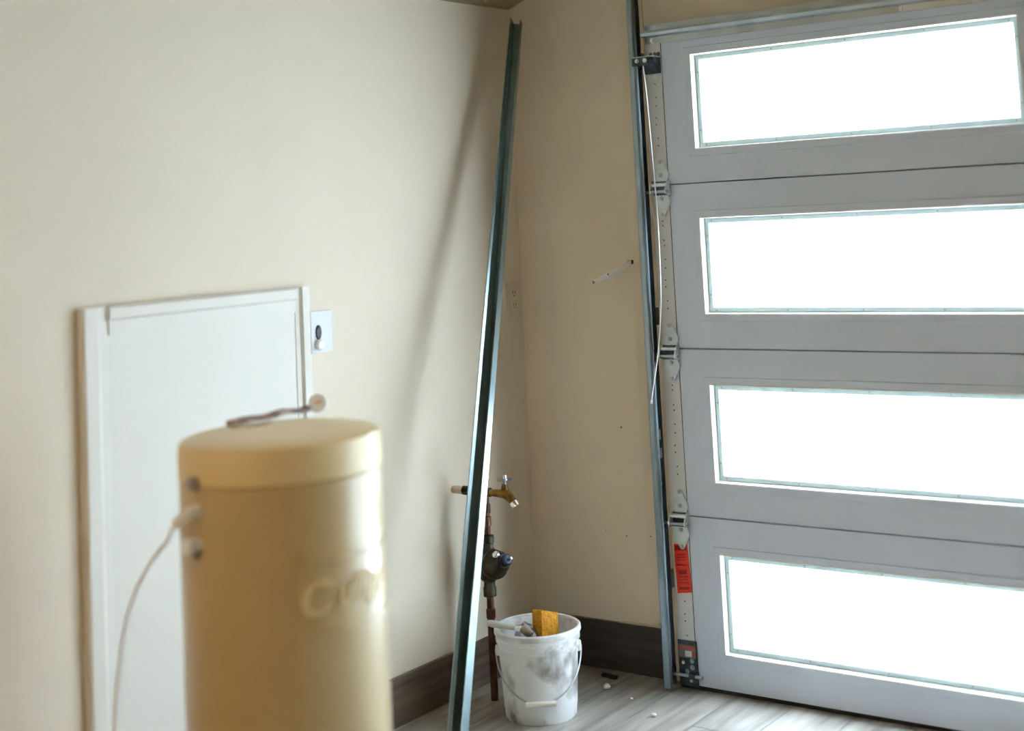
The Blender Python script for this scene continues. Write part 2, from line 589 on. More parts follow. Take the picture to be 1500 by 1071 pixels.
def b_frame():
    b = N()
    R0 = (US[1], US[2], ZS[1], ZS[2])
    rect_ring(b, inset(R0, -0.0025), inset(R0, 0.0), -0.0029, -0.0045)
    rect_ring(b, inset(R0, 0.0), inset(R0, 0.0015), -0.0045, -0.0045)
    rect_ring(b, inset(R0, 0.0015), inset(R0, 0.004), -0.0045, 0.022)          # reveal
    rect_ring(b, inset(R0, 0.004), inset(R0, 0.005), 0.022, 0.021, 1)
    rect_ring(b, inset(R0, 0.005), inset(R0, 0.019), 0.021, 0.0195, 1)         # glazing retainer
    rect_ring(b, inset(R0, 0.019), inset(R0, 0.021), 0.0195, 0.028, 1)
    bmesh.ops.remove_doubles(b, verts=b.verts, dist=1e-5)
    for zz_ in (ZS[1] + 0.0115, ZS[2] - 0.0115):
        for k in range(5):
            u = US[1] + 0.03 + k * (US[2] - US[1] - 0.06) / 4
            lathe(b, [(0, 0.0022), (0.0028, 0.0015), (0.0028, -0.001)], (u, 0.0204, zz_), 8, (0, -1, 0), mi=2)
    for u in (US[1] + 0.0115, US[2] - 0.0115):
        for zz_ in (ZS[1] + 0.06, ZS[2] - 0.06):
            lathe(b, [(0, 0.0022), (0.0028, 0.0015), (0.0028, -0.001)], (u, 0.0204, zz_), 8, (0, -1, 0), mi=2)
    return finish('window_frame', b, ['vinyl', 'retainer', 'greyplastic'])


def b_pane():
    b = N()
    x0, x1, z0, z1 = inset((US[1], US[2], ZS[1], ZS[2]), 0.001)
    box(b, x0, x1, 0.028, 0.034, z0, z1)
    b.normal_update()
    for f in b.faces:
        f.material_index = 0 if f.calc_center_median().y < 0.0285 else 1
    return finish('window_pane', b, ['frost', 'clear'])


def b_holes():
    b = N()
    for z_, dx in ((0.13, 0.0), (0.155, 0.001), (0.20, -0.003), (0.222, -0.003), (0.262, 0.0), (0.29, 0.001), (0.335, 0.001), (0.352, 0.0), (0.40, -0.001), (0.415, -0.001)):
        lathe(b, [(0, -0.0026), (0.0024, -0.0026), (0.0024, -0.002)], (0.034 + dx, 0, z_), 8, (0, 1, 0))
    o = finish('screw_holes', b, 'dark')
    o['kind'] = 'stuff'
    return o


sections = []
for k in range(4):
    sec = shared('sec', 'door_section', b_section, door, (0, 0, k * S + 0.012))
    sections.append(sec)
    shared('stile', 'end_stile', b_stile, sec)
    for q in range(2):
        dx = (US[3] - US[1]) * q
        shared('sur', 'window_surround', b_surround, sec, (dx, 0, 0))
        shared('frm', 'window_frame', b_frame, sec, (dx, 0, 0))
        shared('pan', 'window_pane', b_pane, sec, (dx, 0, 0))
    shared('hol', 'screw_holes', b_holes, sec)

bm = N()
box(bm, 0.0, DW, 0.004, TH - 0.004, 0.0, 0.0125, 0.003)
finish('bottom_seal', bm, 'rubber', door)

# strut across the top edge: hat profile
bm = N()
zt = 4 * S + 0.012
prof = [(-0.0005, zt - 0.002), (-0.004, zt - 0.001), (-0.004, zt - 0.018), (-0.034, zt - 0.022), (-0.036, zt - 0.030), (-0.032, zt - 0.040),
        (-0.006, zt - 0.044), (-0.005, zt - 0.064), (-0.0005, zt - 0.064), (-0.0005, zt - 0.002)]
outl = prof[:-1]
prism(bm, outl, 0.006, DW - 0.006, 'yz')
strut = finish('strut', bm, 'galv', door)
for u in (0.035, 0.9, 1.8):
    bm = N()
    bolt(bm, (u, -0.005, zt - 0.054), r=0.0065, h=0.007)
    finish('bolt', bm, 'bolt', strut)


# hinges with their rollers
def leaf(up):
    b = N()
    s = 1 if up else -1
    z0 = 0.012 if up else 0.030
    pts = [(-0.020, z0), (0.022, z0), (0.030, z0 + 0.022), (0.026, z0 + 0.034), (0.008, z0 + 0.068), (0.004, z0 + 0.073), (-0.004, z0 + 0.073),
           (-0.008, z0 + 0.068), (-0.026, z0 + 0.034), (-0.030, z0 + 0.022)]
    if not up:
        pts = [(u, -v) for u, v in pts]
    prism(b, pts, -0.0105, -0.0035)
    return finish('hinge_leaf', b, 'galv_l')


def leaf_bolts(up):
    b = N()
    if up:
        bolt(b, (0, -0.0104, 0.078), r=0.005, h=0.006)
        bolt(b, (0, -0.0104, 0.034), r=0.0055, h=0.006)
        lathe(b, [(0, 0.0006), (0.002, 0.0006), (0.002, 0)], (0, -0.0105, 0.056), 8, (0, -1, 0))
    else:
        bolt(b, (0, -0.0104, -0.042), r=0.0055, h=0.006)
        bolt(b, (0, -0.0104, -0.094), r=0.005, h=0.006)
    return finish('bolt', b, 'galv')


def make_hinge(zc_, label):
    h = bpy.data.objects.new('hinge', None)
    COL.objects.link(h)
    h.empty_display_size = 0.02
    h.parent = door
    h.location = (0.040, 0, zc_)
    lu = shared('lu', 'hinge_leaf', lambda: leaf(True), h)
    ll = shared('ll', 'hinge_leaf', lambda: leaf(False), h)
    shared('lub', 'bolt', lambda: leaf_bolts(True), h)
    shared('llb', 'bolt', lambda: leaf_bolts(False), h)

    def barrel():
        b = N()
        tube(b, [(-0.034, -0.018, 0.003), (0.030, -0.018, 0.003)], 0.0066, 12)
        for u in (-0.031, 0.026):
            prism(b, [(-0.004, -0.034), (-0.022, -0.030), (-0.036, -0.026), (-0.036, -0.012), (-0.022, 0.012), (-0.004, 0.016)], u, u + 0.003, 'yz')
        return finish('barrel', b, 'bolt')
    shared('bar', 'barrel', barrel, h)

    def wrap():
        b = N()
        box(b, -0.028, 0.026, -0.0125, -0.004, -0.032, 0.014, 0.001)
        return finish('hinge_back', b, 'galv_d')
    shared('wrap', 'hinge_back', wrap, h)

    def stem():
        b = N()
        tube(b, [(-0.064, -0.0275, -0.020), (0.036, -0.0275, -0.020)], 0.0052, 10)
        return finish('roller_stem', b, 'galv')
    shared('stem', 'roller_stem', stem, h)

    def wheel():
        b = N()
        lathe(b, [(0.005, -0.006), (0.017, -0.006), (0.0205, -0.004), (0.0205, 0.004), (0.017, 0.006), (0.005, 0.006)], (-0.060, -0.0275, -0.020), 24, (1, 0, 0), closed=True)
        return finish('roller', b, 'galv_d', smooth=True)
    shared('wheel', 'roller', wheel, h)
    return h


for k in (3, 2, 1):
    make_hinge(k * S + 0.010, '')

# top bracket
tb = bpy.data.objects.new('top_bracket', None)
COL.objects.link(tb)
tb.parent = door
tb.location = (0, 0, 1.955)
bm = N()
box(bm, 0.004, 0.064, -0.006, -0.002, 0.0, 0.098, 0.001)
finish('base_plate', bm, 'galv_l', tb)
bm = N()
prism(bm, [(-0.006, 0.026), (-0.050, 0.070), (-0.050, 0.078), (-0.006, 0.078)], 0.004, 0.007, 'yz')
prism(bm, [(-0.006, 0.026), (-0.050, 0.070), (-0.050, 0.078), (-0.006, 0.078)], 0.059, 0.062, 'yz')
prism(bm, [(-0.006, 0.026), (-0.009, 0.026), (-0.052, 0.068), (-0.050, 0.071)], 0.004, 0.062, 'yz')
finish('gusset', bm, 'galv_d', tb)
bm = N()
box(bm, -0.018, 0.068, -0.056, -0.004, 0.078, 0.0825, 0.001)
finish('slide_plate', bm, 'galv', tb)
bm = N()
box(bm, -0.016, 0.045, -0.060, -0.056, 0.052, 0.079, 0.001)
finish('slide_lip', bm, 'galv_d', tb)
bm = N()
tube(bm, [(-0.026, -0.030, 0.064), (0.05, -0.030, 0.064)], 0.0052, 10)
finish('roller_stem', bm, 'galv', tb)
bm = N()
lathe(bm, [(0.005, -0.006), (0.017, -0.006), (0.0205, -0.004), (0.0205, 0.004), (0.017, 0.006), (0.005, 0.006)], (-0.020, -0.0275, 0.064), 24, (1, 0, 0), closed=True)
finish('roller', bm, 'galv_d', tb, smooth=True)
for u, z_ in ((0.022, 0.013), (0.040, 0.014)):
    bm = N()
    bolt(bm, (u, -0.006, z_), r=0.006, h=0.008)
    finish('bolt', bm, 'bolt', tb)
for u, y_ in ((0.004, -0.058), (0.034, -0.058)):
    bm = N()
    bolt(bm, (u, -0.060, 0.068), r=0.005, h=0.007)
    finish('bolt', bm, 'bolt', tb)
for u in (0.026, 0.042, 0.056):
    bm = N()
    bolt(bm, (u, -0.006, 0.091), r=0.0045, h=0.005)
    finish('bolt', bm, 'galv_d', tb)

# bottom bracket with its warning label
bb = bpy.data.objects.new('bottom_bracket', None)
COL.objects.link(bb)
bb.parent = door
bb.location = (0, 0, 0)
bm = N()
box(bm, 0.0, 0.069, -0.0055, -0.002, 0.010, 0.152, 0.001)
finish('base_plate', bm, 'galv_d', bb)
bm = N()
box(bm, 0.003, 0.064, -0.0062, -0.0054, 0.098, 0.138)
box(bm, 0.003, 0.064, -0.0066, -0.0060, 0.127, 0.134, mi=1)
box(bm, 0.026, 0.050, -0.0066, -0.0060, 0.102, 0.120, mi=2)
box(bm, 0.053, 0.062, -0.0066, -0.0060, 0.104, 0.119, mi=1)
lb = finish('warning_label', bm, ['label_g', 'label_r', 'label_w'], bb)
lb['label'] = 'grey and white warning label with orange header'
for u, z_ in ((0.017, 0.082), (0.044, 0.028)):
    bm = N()
    lathe(bm, [(0.0058, 0.0), (0.0058, 0.002), (0.004, 0.0042), (0, 0.0046)], (u, -0.0055, z_), 16, (0, -1, 0))
    finish('bolt', bm, 'whiteplastic', bb, smooth=True)
for u, z_ in ((0.050, 0.090), (0.05, 0.07), (0.03, 0.055)):
    bm = N()
    bolt(bm, (u, -0.0055, z_), r=0.0055, h=0.006)
    finish('bolt', bm, 'galv', bb)
bm = N()
tube(bm, [(-0.022, -0.0275, 0.050), (0.098, -0.0275, 0.050)], 0.0055, 12)
finish('roller_stem', bm, 'galv', bb)
bm = N()
box(bm, 0.05, 0.072, -0.034, -0.003, 0.0415, 0.0585, 0.001)
finish('stem_sleeve', bm, 'galv_d', bb)
bm = N()
lathe(bm, [(0.005, -0.006), (0.017, -0.006), (0.0205, -0.004), (0.0205, 0.004), (0.017, 0.006), (0.005, 0.006)], (-0.019, -0.0275, 0.050), 24, (1, 0, 0), closed=True)
finish('roller', bm, 'galv_d', bb, smooth=True)

# red warning tag under the lowest hinge
tagp = [hit(987, 797, 1, -0.004), hit(1006, 797, 1, -0.004), hit(1014, 868, 1, -0.004), hit(993, 869, 1, -0.004)]
bm = N()
prism(bm, [(p.x - DX, p.z) for p in tagp], -0.0052, -0.0028)
rt = finish('red_tag', bm, 'red', door)
rt['label'] = 'red rectangular warning tag'
a0, a1, a2, a3 = [Vector((p.x - DX, p.z)) for p in tagp]


def tagpt(u, v):
    return (a0.lerp(a1, u)).lerp(a3.lerp(a2, u), v)


bm = N()
for v0, v1, u0, u1 in ((0.03, 0.13, 0.08, 0.92), (0.20, 0.225, 0.15, 0.8), (0.26, 0.28, 0.15, 0.85), (0.32, 0.335, 0.15, 0.7), (0.42, 0.44, 0.12, 0.88),
                       (0.53, 0.62, 0.2, 0.8), (0.66, 0.68, 0.15, 0.85), (0.72, 0.74, 0.15, 0.8), (0.78, 0.80, 0.15, 0.85), (0.88, 0.93, 0.15, 0.85)):
    prism(bm, [tagpt(u0, v0), tagpt(u1, v0), tagpt(u1, v1), tagpt(u0, v1)], -0.0056, -0.0050)
finish('print', bm, 'redprint', rt)

# ------------------------------------------------------------------ vertical track
gt = thing('garage_door_track', 'galvanised vertical roller track bolted beside the garage door', 'track', (-2.468, -0.0275, 0))


bm = N()
t_ = 0.002
# section in local (x,y): web at x=0, flanges at y=-.026 (room side) and y=.026, curled lips
sec_pts = [(0.026, -0.017), (0.0235, -0.0155), (0.022, -0.0185), (0.0215, -0.023), (0.018, -0.0258), (0.003, -0.0262), (0.0, -0.0235), (0.0, 0.0225), (0.003, 0.0255), (0.0175, 0.0255)]


def extrude_open(bm, pts, path_pts, thick, xdir=None):
    """sheet-metal profile: offset the open polyline by thick and close it"""
    P_ = [Vector((a, b)) for a, b in pts]
    L, R_ = [], []
    for i, p in enumerate(P_):
        d = (P_[min(i + 1, len(P_) - 1)] - P_[max(i - 1, 0)]).normalized()
        n = Vector((-d.y, d.x))
        L.append(p + n * thick / 2)
        R_.append(p - n * thick / 2)
    loop = L + R_[::-1]
    return loop


loop = extrude_open(bm, sec_pts, None, t_)
prism(bm, loop, 0.008, 2.46, 'xy')
finish('channel', bm, 'track', gt, smooth=False)
for z_ in (0.30, 1.15, 2.0):
    bm = N()
    box(bm, -0.0035, -0.001, -0.006, 0.0735, z_, z_ + 0.06, 0.001)
    finish('jamb_bracket', bm, 'galv', gt)
for px, py in ((966.0, 636.5), (968.0, 663.5)):
    p = hit(px, py, 1, -0.004)
    bm = N()
    ux = min(p.x + 2.468, 0.0075)
    box(bm, ux - 0.0045, ux + 0.0045, 0.0225, 0.0245, p.z - 0.0165, p.z + 0.0165, 0.0004)
    o = finish('slot', bm, 'whiteplastic', gt)
    o['label'] = 'pale oblong slot in the dark track'
for px, py in ((969.5, 709), (969, 786), (970, 800)):
    p = hit(px, py, 1, -0.004)
    bm = N()
    lathe(bm, [(0.0045, 0), (0.0045, 0.002), (0.003, 0.004), (0, 0.0045)], (min(p.x + 2.468, 0.008), 0.0240, p.z), 12, (0, -1, 0))
    finish('bolt', bm, 'galv', gt, smooth=True)

# lift cable hanging loose
lc = thing('lift_cable', 'thin pale steel cable hanging loose beside the track', 'cable', hit(955, 588, 1, -0.062))
cpts = []
for px, py, y_ in ((942, 97, -0.058), (946, 130, -0.058), (951, 180, -0.05), (956, 235, -0.05), (961, 290, -0.05), (965, 350, -0.052), (967.5, 410, -0.053),
                   (968, 450, -0.054), (966, 490, -0.055), (963, 525, -0.057), (958, 560, -0.06), (954.5, 586, -0.062)):
    cpts.append(hit(px, py, 1, y_) - lc.location)
bm = N()
# smooth the polyline
sm = []
for i in range(len(cpts) - 1):
    p0, p1, p2, p3 = cpts[max(i - 1, 0)], cpts[i], cpts[i + 1], cpts[min(i + 2, len(cpts) - 1)]
    for k in range(4):
        t = k / 4
        sm.append(0.5 * ((2 * p1) + (-p0 + p2) * t + (2 * p0 - 5 * p1 + 4 * p2 - p3) * t * t + (-p0 + 3 * p1 - 3 * p2 + p3) * t ** 3))
sm.append(cpts[-1])
tube(bm, sm, 0.0021, 8)
finish('strand', bm, 'cable', lc, smooth=True)
bm = N()
tube(bm, [sm[-1], sm[-1] + (sm[-1] - sm[-2]).normalized() * 0.012], 0.0038, 8)
finish('crimp', bm, 'whiteplastic', lc)

# ------------------------------------------------------------------ wire stub poking out of the wall
hp = hit(924, 384, 1, YB)
ws = thing('wire_stub', 'short white cable stub poking out of a hole in the wall', 'cable', (hp.x, YB, hp.z))
bm = N()
box(bm, -0.012, 0.010, -0.0012, 0.002, -0.006, 0.007, 0.0008)
finish('wall_hole', bm, 'dark', ws)
bm = N()
W3 = [Vector((0, 0.0, 0)), hit(916, 391, 1, 0.035) - ws.location, hit(905, 398, 1, 0.012) - ws.location, hit(893, 403, 1, -0.006) - ws.location,
      hit(882, 408, 1, -0.02) - ws.location, hit(871, 413, 1, -0.03) - ws.location]
up = Vector((0.25, 0, 1)).normalized()
rings = []
for i, p in enumerate(W3):
    d = (W3[min(i + 1, 5)] - W3[max(i - 1, 0)]).normalized()
    n = d.cross(up).normalized()
    u_ = n.cross(d).normalized()
    wd = (0.009, 0.0105, 0.010, 0.0095, 0.008, 0.007)[i]
    rings.append([bm.verts.new(p + u_ * wd * a + n * 0.0035 * c) for a, c in ((-1, -0.6), (-0.6, -1), (0.6, -1), (1, -0.6), (1, 0.6), (0.6, 1), (-0.6, 1), (-1, 0.6))])
for r0, r1 in zip(rings, rings[1:]):
    for k in range(8):
        bm.faces.new((r0[k], r0[(k + 1) % 8], r1[(k + 1) % 8], r1[k]))
bm.faces.new(rings[0][::-1])
bm.faces.new(rings[-1])
finish('sheath', bm, 'whiteplastic', ws, smooth=True)
bm = N()
e = W3[-1]
dd = (W3[-1] - W3[-2]).normalized()
tube(bm, [e - dd * 0.001, e + dd * 0.007], 0.0042, 8)
finish('wire_end', bm, 'strip', ws)
bm = N()
e2 = W3[3] + Vector((-0.001, -0.004, 0.004))
tube(bm, [e2, e2 + Vector((-0.006, -0.001, -0.002))], [0.004, 0.003], 8)
finish('nick', bm, 'copper', ws)

# ------------------------------------------------------------------ access panel on the left wall
PY0, PY1, PZ0, PZ1 = -1.812, -1.018, 0.16, 1.361
ap = thing('access_panel', 'white framed access panel on the wall behind the tan tank', 'access panel', (XL, 0, PZ0))
FWD = 0.082
bm = N()
box(bm, 0.0, 0.012, PY0 + FWD - 0.01, PY1 - 0.05 + 0.01, 0.05, PZ1 - PZ0 - 0.06, 0.002)
finish('panel_face', bm, 'panel', ap)


def frame_rail(y0, y1, z0, z1, horizontal):
    b = N()
    # raised outer band and stepped inner band
    if horizontal:
        top = horizontal > 0
        zo, zi = (z1, z0) if top else (z0, z1)
        s = -1 if top else 1
        prism(b, [(0, zo), (0.019, zo), (0.024, zo + s * 0.006), (0.024, zo + s * 0.03), (0.018, zo + s * 0.038), (0.016, zi), (0, zi)], y0, y1, 'xz')
    else:
        box(b, 0, 0.022, y0, y1, z0, z1, 0.005)
    return b


H = PZ1 - PZ0
finish('frame_rail', frame_rail(PY0 + FWD, PY1 - 0.055, H - 0.072, H, 1), 'panel', ap)
finish('frame_rail', frame_rail(PY0 + FWD, PY1 - 0.055, 0, 0.072, -1), 'panel', ap)
bm = N()
prism(bm, [(0, PY0), (0.019, PY0), (0.024, PY0 + 0.006), (0.024, PY0 + 0.045), (0.016, PY0 + 0.055), (0.014, PY0 + FWD), (0, PY0 + FWD)], 0.0, H, 'xy')
finish('frame_stile', bm, 'panel', ap)
bm = N()
prism(bm, [(0, PY1), (0.019, PY1), (0.024, PY1 - 0.006), (0.024, PY1 - 0.032), (0.016, PY1 - 0.04), (0.014, PY1 - 0.055), (0, PY1 - 0.055)], 0.0, H, 'xy')
finish('frame_stile', bm, 'panel', ap)

# wall plate with black socket beside the panel
wp = thing('wall_plate', 'white wall plate with a black socket beside the access panel', 'wall plate', (XL, -0.962, 1.222))
bm = N()
box(bm, 0, 0.007, -0.041, 0.047, -0.061, 0.063, 0.003)
finish('plate', bm, 'plategrey', wp)
bm = N()
lathe(bm, [(0, 0.011), (0.010, 0.011), (0.0115, 0.009), (0.0115, 0.005)], (0, 0, 0), 20, (1, 0, 0))
for v in bm.verts:
    v.co.z *= 1.9
    v.co.y -= 0.012
finish('socket', bm, 'blackplastic', wp, smooth=True)
bm = N()
lathe(bm, [(0.015, 0.005), (0.016, 0.016), (0.012, 0.022), (0, 0.024)], (0, -0.014, -0.036), 20, (1, 0, 0))
finish('round_knob', bm, 'whiteplastic', wp, smooth=True)

# duplex outlet near the corner
ol = thing('wall_outlet', 'almond duplex outlet near the corner behind the leaning track', 'outlet', (XL, 0.002, 1.243))
bm = N()
box(bm, 0, 0.006, -0.036, 0.036, -0.058, 0.058, 0.0025)
finish('plate', bm, 'beigeplate', ol)
for s in (1, -1):
    bm = N()
    lathe(bm, [(0, 0.0085), (0.0145, 0.0085), (0.0165, 0.0065), (0.0165, 0.004)], (0, 0, s * 0.021), 20, (1, 0, 0))
    rc = finish('receptacle', bm, 'beigeplate', ol, smooth=True)
    bm = N()
    box(bm, 0.0082, 0.009, -0.0085, -0.0055, s * 0.021 - 0.002, s * 0.021 + 0.008)
    box(bm, 0.0082, 0.009, 0.0055, 0.0085, s * 0.021 - 0.002, s * 0.021 + 0.008)
    box(bm, 0.0082, 0.009, -0.0028, 0.0028, s * 0.021 - 0.011, s * 0.021 - 0.006)
    finish('slots', bm, 'dark', rc)

# ------------------------------------------------------------------ tan tank
TX, TY, TR, TZ = -2.393, -1.755, 0.2245, 1.080
tank = thing('water_tank', 'tall tan cylindrical water tank with lid in the foreground', 'tank', (TX, TY, 0))
bm = N()
lathe(bm, [(0, 0), (TR - 0.008, 0), (TR, 0.012), (TR, TZ - 0.085), (TR - 0.004, TZ - 0.081), (0, TZ - 0.081)], (0, 0, 0), 96)
finish('body', bm, 'tank', tank, smooth=True)
bm = N()
lathe(bm, [(0, TZ - 0.081), (TR - 0.002, TZ - 0.081), (TR + 0.002, TZ - 0.078), (TR + 0.001, TZ - 0.016), (TR - 0.004, TZ - 0.005), (TR - 0.014, TZ), (TR * 0.6, TZ + 0.004), (0, TZ + 0.006)], (0, 0, 0), 96)
finish('lid', bm, 'tanktop', tank, smooth=True)
bm = N()
lathe(bm, [(TR - 0.002, 0), (TR + 0.004, 0.0), (TR + 0.004, 0.05), (TR - 0.002, 0.052)], (0, 0, 0), 96)
finish('base_ring', bm, 'blackplastic', tank, smooth=True)
cdir = Vector((CAM.x - TX, CAM.y - TY, 0)).normalized()
ANG0 = math.atan2(cdir.y, cdir.x)            # towards the viewer; positive ang = to the viewer's right


def cyl(ang, r, z):
    return Vector((math.cos(ANG0 + ang) * r, math.sin(ANG0 + ang) * r, z))


def text_mesh(body, size, shear=0.0, bold=0.0, ext=0.002):
    cu = bpy.data.curves.new('lettering', 'FONT')
    cu.body = body
    cu.size = size
    cu.shear = shear
    cu.offset = bold
    cu.extrude = ext
    cu.resolution_u = 4
    ob = bpy.data.objects.new('lettering', cu)
    COL.objects.link(ob)
    bpy.context.view_layer.update()
    me = bpy.data.meshes.new_from_object(ob.evaluated_get(bpy.context.evaluated_depsgraph_get()))
    bpy.data.objects.remove(ob)
    bpy.data.curves.remove(cu)
    return me


def wrapped(body, size, ang0, z0, shear, bold):
    me = text_mesh(body, size, shear, bold, 0.003)
    b = N()
    b.from_mesh(me)
    bpy.data.meshes.remove(me)
    wmax = max(v.co.x for v in b.verts)
    for v in b.verts:
        v.co = cyl(ang0 + v.co.x / TR, TR + 0.0015 + v.co.z, z0 + v.co.y)
    return b, wmax


b1, w1 = wrapped('C', 0.100, 0.09, 0.728, 0.25, 0.003)
b2, w2 = wrapped('ulligan', 0.078, 0.09 + (w1 + 0.004) / TR, 0.740, 0.25, 0.0025)
me_ = bpy.data.meshes.new('t')
b2.to_mesh(me_)
b1.from_mesh(me_)
b2.free()
bpy.data.meshes.remove(me_)
lt = finish('lettering', b1, 'tankletter', tank)
lt['label'] = 'raised script lettering on the tank'
for z_ in (0.833, 0.690):
    bm = N()
    tube(bm, [cyl(0.12 + 1.5 * k / 30, TR + 0.001, z_) for k in range(31)], 0.0035, 8)
    finish('raised_line', bm, 'tank', tank, smooth=True)


def on_tank(px, py):
    d = ray(px, py)
    o = CAM - Vector((TX, TY, 0))
    a = d.x ** 2 + d.y ** 2
    b = 2 * (o.x * d.x + o.y * d.y)
    c = o.x ** 2 + o.y ** 2 - TR ** 2
    t = (-b - math.sqrt(max(0, b * b - 4 * a * c))) / (2 * a)
    return o + d * t


p = on_tank(287, 708)
nrm = Vector((p.x, p.y, 0)).normalized()
bm = N()
lathe(bm, [(0, 0.018), (0.012, 0.018), (0.015, 0.014), (0.015, -0.004)], p, 20, nrm)
finish('side_port', bm, 'greyplastic', tank, smooth=True)
p = on_tank(291, 746)
nrm = Vector((p.x, p.y, 0)).normalized()
side = Vector((-cdir.y, cdir.x, 0)) * -1
bm = N()
tip = p + nrm * 0.03 + side * 0.028 + Vector((0, 0, -0.026))
tube(bm, [p - nrm * 0.004, p + nrm * 0.018, tip], [0.012, 0.012, 0.011], 14)
finish('hose_elbow', bm, 'whiteplastic', tank, smooth=True)
hose_pts = [tip]
for px, py, z_ in ((246, 792, 0), (222, 822, 0), (200, 862, 0), (186, 905, 0), (177, 955, 0), (171, 1010, 0), (168, 1071, 0), (167, 1150, 0)):
    d = ray(px, py)
    hose_pts.append(CAM - Vector((TX, TY, 0)) + d * 3.28)
last = hose_pts[-1]
hose_pts.append(Vector((last.x + 0.004, last.y, 0.25)))
hose_pts.append(Vector((last.x + 0.01, last.y + 0.02, 0.03)))
bm = N()
tube(bm, hose_pts, 0.0045, 10)
finish('drain_hose', bm, 'whiteplastic', tank, smooth=True)
p = on_tank(291, 798)
nrm = Vector((p.x, p.y, 0)).normalized()
bm = N()
lathe(bm, [(0.014, -0.004), (0.014, 0.012), (0.017, 0.016), (0.017, 0.03), (0.013, 0.034), (0, 0.034)], p, 20, nrm)
finish('side_knob', bm, 'whiteplastic', tank, smooth=True)
bm = N()
tube(bm, [p + Vector((0, 0, -0.012)), p + nrm * 0.01 + Vector((0, 0, -0.026))], 0.007, 10)
finish('knob_stem', bm, 'greyplastic', tank)

# strap with a round white tag lying on the lid
q0, q1 = hit(336, 622, 2, TZ + 0.009), hit(452, 601, 2, TZ + 0.009)
st = thing('strap', 'dark brown strap with a round white tag on the tank lid', 'strap', ((q0.x + q1.x) / 2, (q0.y + q1.y) / 2, TZ + 0.0055))
bm = N()
ns = 10
rr = []
for i in range(ns + 1):
    t = i / ns
    p = q0.lerp(q1, t) - st.location
    p.z = 0.004 + 0.006 * (math.sin(t * 7.0) ** 2) * (0.3 + t)
    d = (q1 - q0).normalized()
    s_ = Vector((-d.y, d.x, 0))
    rr.append([bm.verts.new(p + s_ * 0.013 + Vector((0, 0, 0.007))), bm.verts.new(p - s_ * 0.013 + Vector((0, 0, 0.007))),
               bm.verts.new(p - s_ * 0.013 - Vector((0, 0, 0.004))), bm.verts.new(p + s_ * 0.013 - Vector((0, 0, 0.004)))])
for r0, r1 in zip(rr, rr[1:]):
    for k in range(4):
        bm.faces.new((r0[k], r0[(k + 1) % 4], r1[(k + 1) % 4], r1[k]))
bm.faces.new(rr[0][::-1]); bm.faces.new(rr[-1])
finish('band', bm, 'strip', st)
bm = N()
pc = hit(466, 591, 2, TZ + 0.03)
tdist = (Vector((q1.x, q1.y, 0)) - Vector((CAM.x, CAM.y, 0))).length
d_ = ray(466, 591)
pc = CAM + d_ * ((q1 - CAM).length / d_.length * 1.004)
bk = (CAM - pc).normalized()
lathe(bm, [(0, 0.004), (0.021, 0.004), (0.0235, 0.0), (0.021, -0.004), (0, -0.004)], pc - st.location, 28, bk)
tg = finish('round_tag', bm, 'whiteplastic', st, smooth=True)
bm = N()
a_, b_ = frame_from(bk)
cc = pc - st.location + bk * 0.0042
tube(bm, [cc + rgt * -0.008 + dwn * -0.001, cc + rgt * 0.008 + dwn * -0.005], 0.0015, 6)
finish('red_mark', bm, 'red', tg)

# ------------------------------------------------------------------ leaning track
B0 = hit(674, 1118, 2, 0.0)
T0 = CAM + ray(757.5, 33) * 5.02
ltk = thing('leaning_track', 'loose galvanised track channel leaning in the corner', 'track', (B0.x, B0.y, 0))
ax = (T0 - B0)
L_ = ax.length
ax.normalize()
vv = ((B0 + T0) / 2 - CAM)
vv = (vv - ax * vv.dot(ax)).normalized()       # away from the viewer, square to the track
rr_ = ax.cross(vv).normalized()
if rr_.dot(rgt) < 0:
    rr_ = -rr_
# section: p = across (to the viewer's right), q = towards the viewer
lp = [(-0.0150, 0.0400), (-0.0167, 0.0407), (-0.0173, 0.0387), (-0.0140, 0.0275), (-0.0145, 0.0245), (-0.0150, -0.008), (-0.0125, -0.0115), (0.012, -0.0115), (0.0160, -0.009),
      (0.0140, 0.0130), (0.0143, 0.0160), (0.0158, 0.0175), (0.0172, 0.0158)]
loop = extrude_open(None, lp, None, 0.0022)
bm = N()
NS = 40
rings = []
for i in range(NS + 1):
    t = i / NS
    th = math.radians(58) * (1 - t) + math.radians(14) * t
    c, s = math.cos(th), math.sin(th)
    e1 = rr_ * c + vv * -s         # across, turning the opening to the left lower down
    e2 = -vv * c - rr_ * s
    base = (B0 + ax * (L_ * t)) - Vector((B0.x, B0.y, 0))
    rings.append([bm.verts.new(base + e1 * p_.x + e2 * p_.y) for p_ in loop])
n_ = len(loop)
for r0, r1 in zip(rings, rings[1:]):
    for k in range(n_):
        bm.faces.new((r0[k], r0[(k + 1) % n_], r1[(k + 1) % n_], r1[k]))
bm.faces.new(rings[0][::-1]); bm.faces.new(rings[-1])
mz = min(v.co.z for v in rings[0])
for v in rings[0]:
    v.co.z = 0.0005
finish('channel', bm, 'lean', ltk)

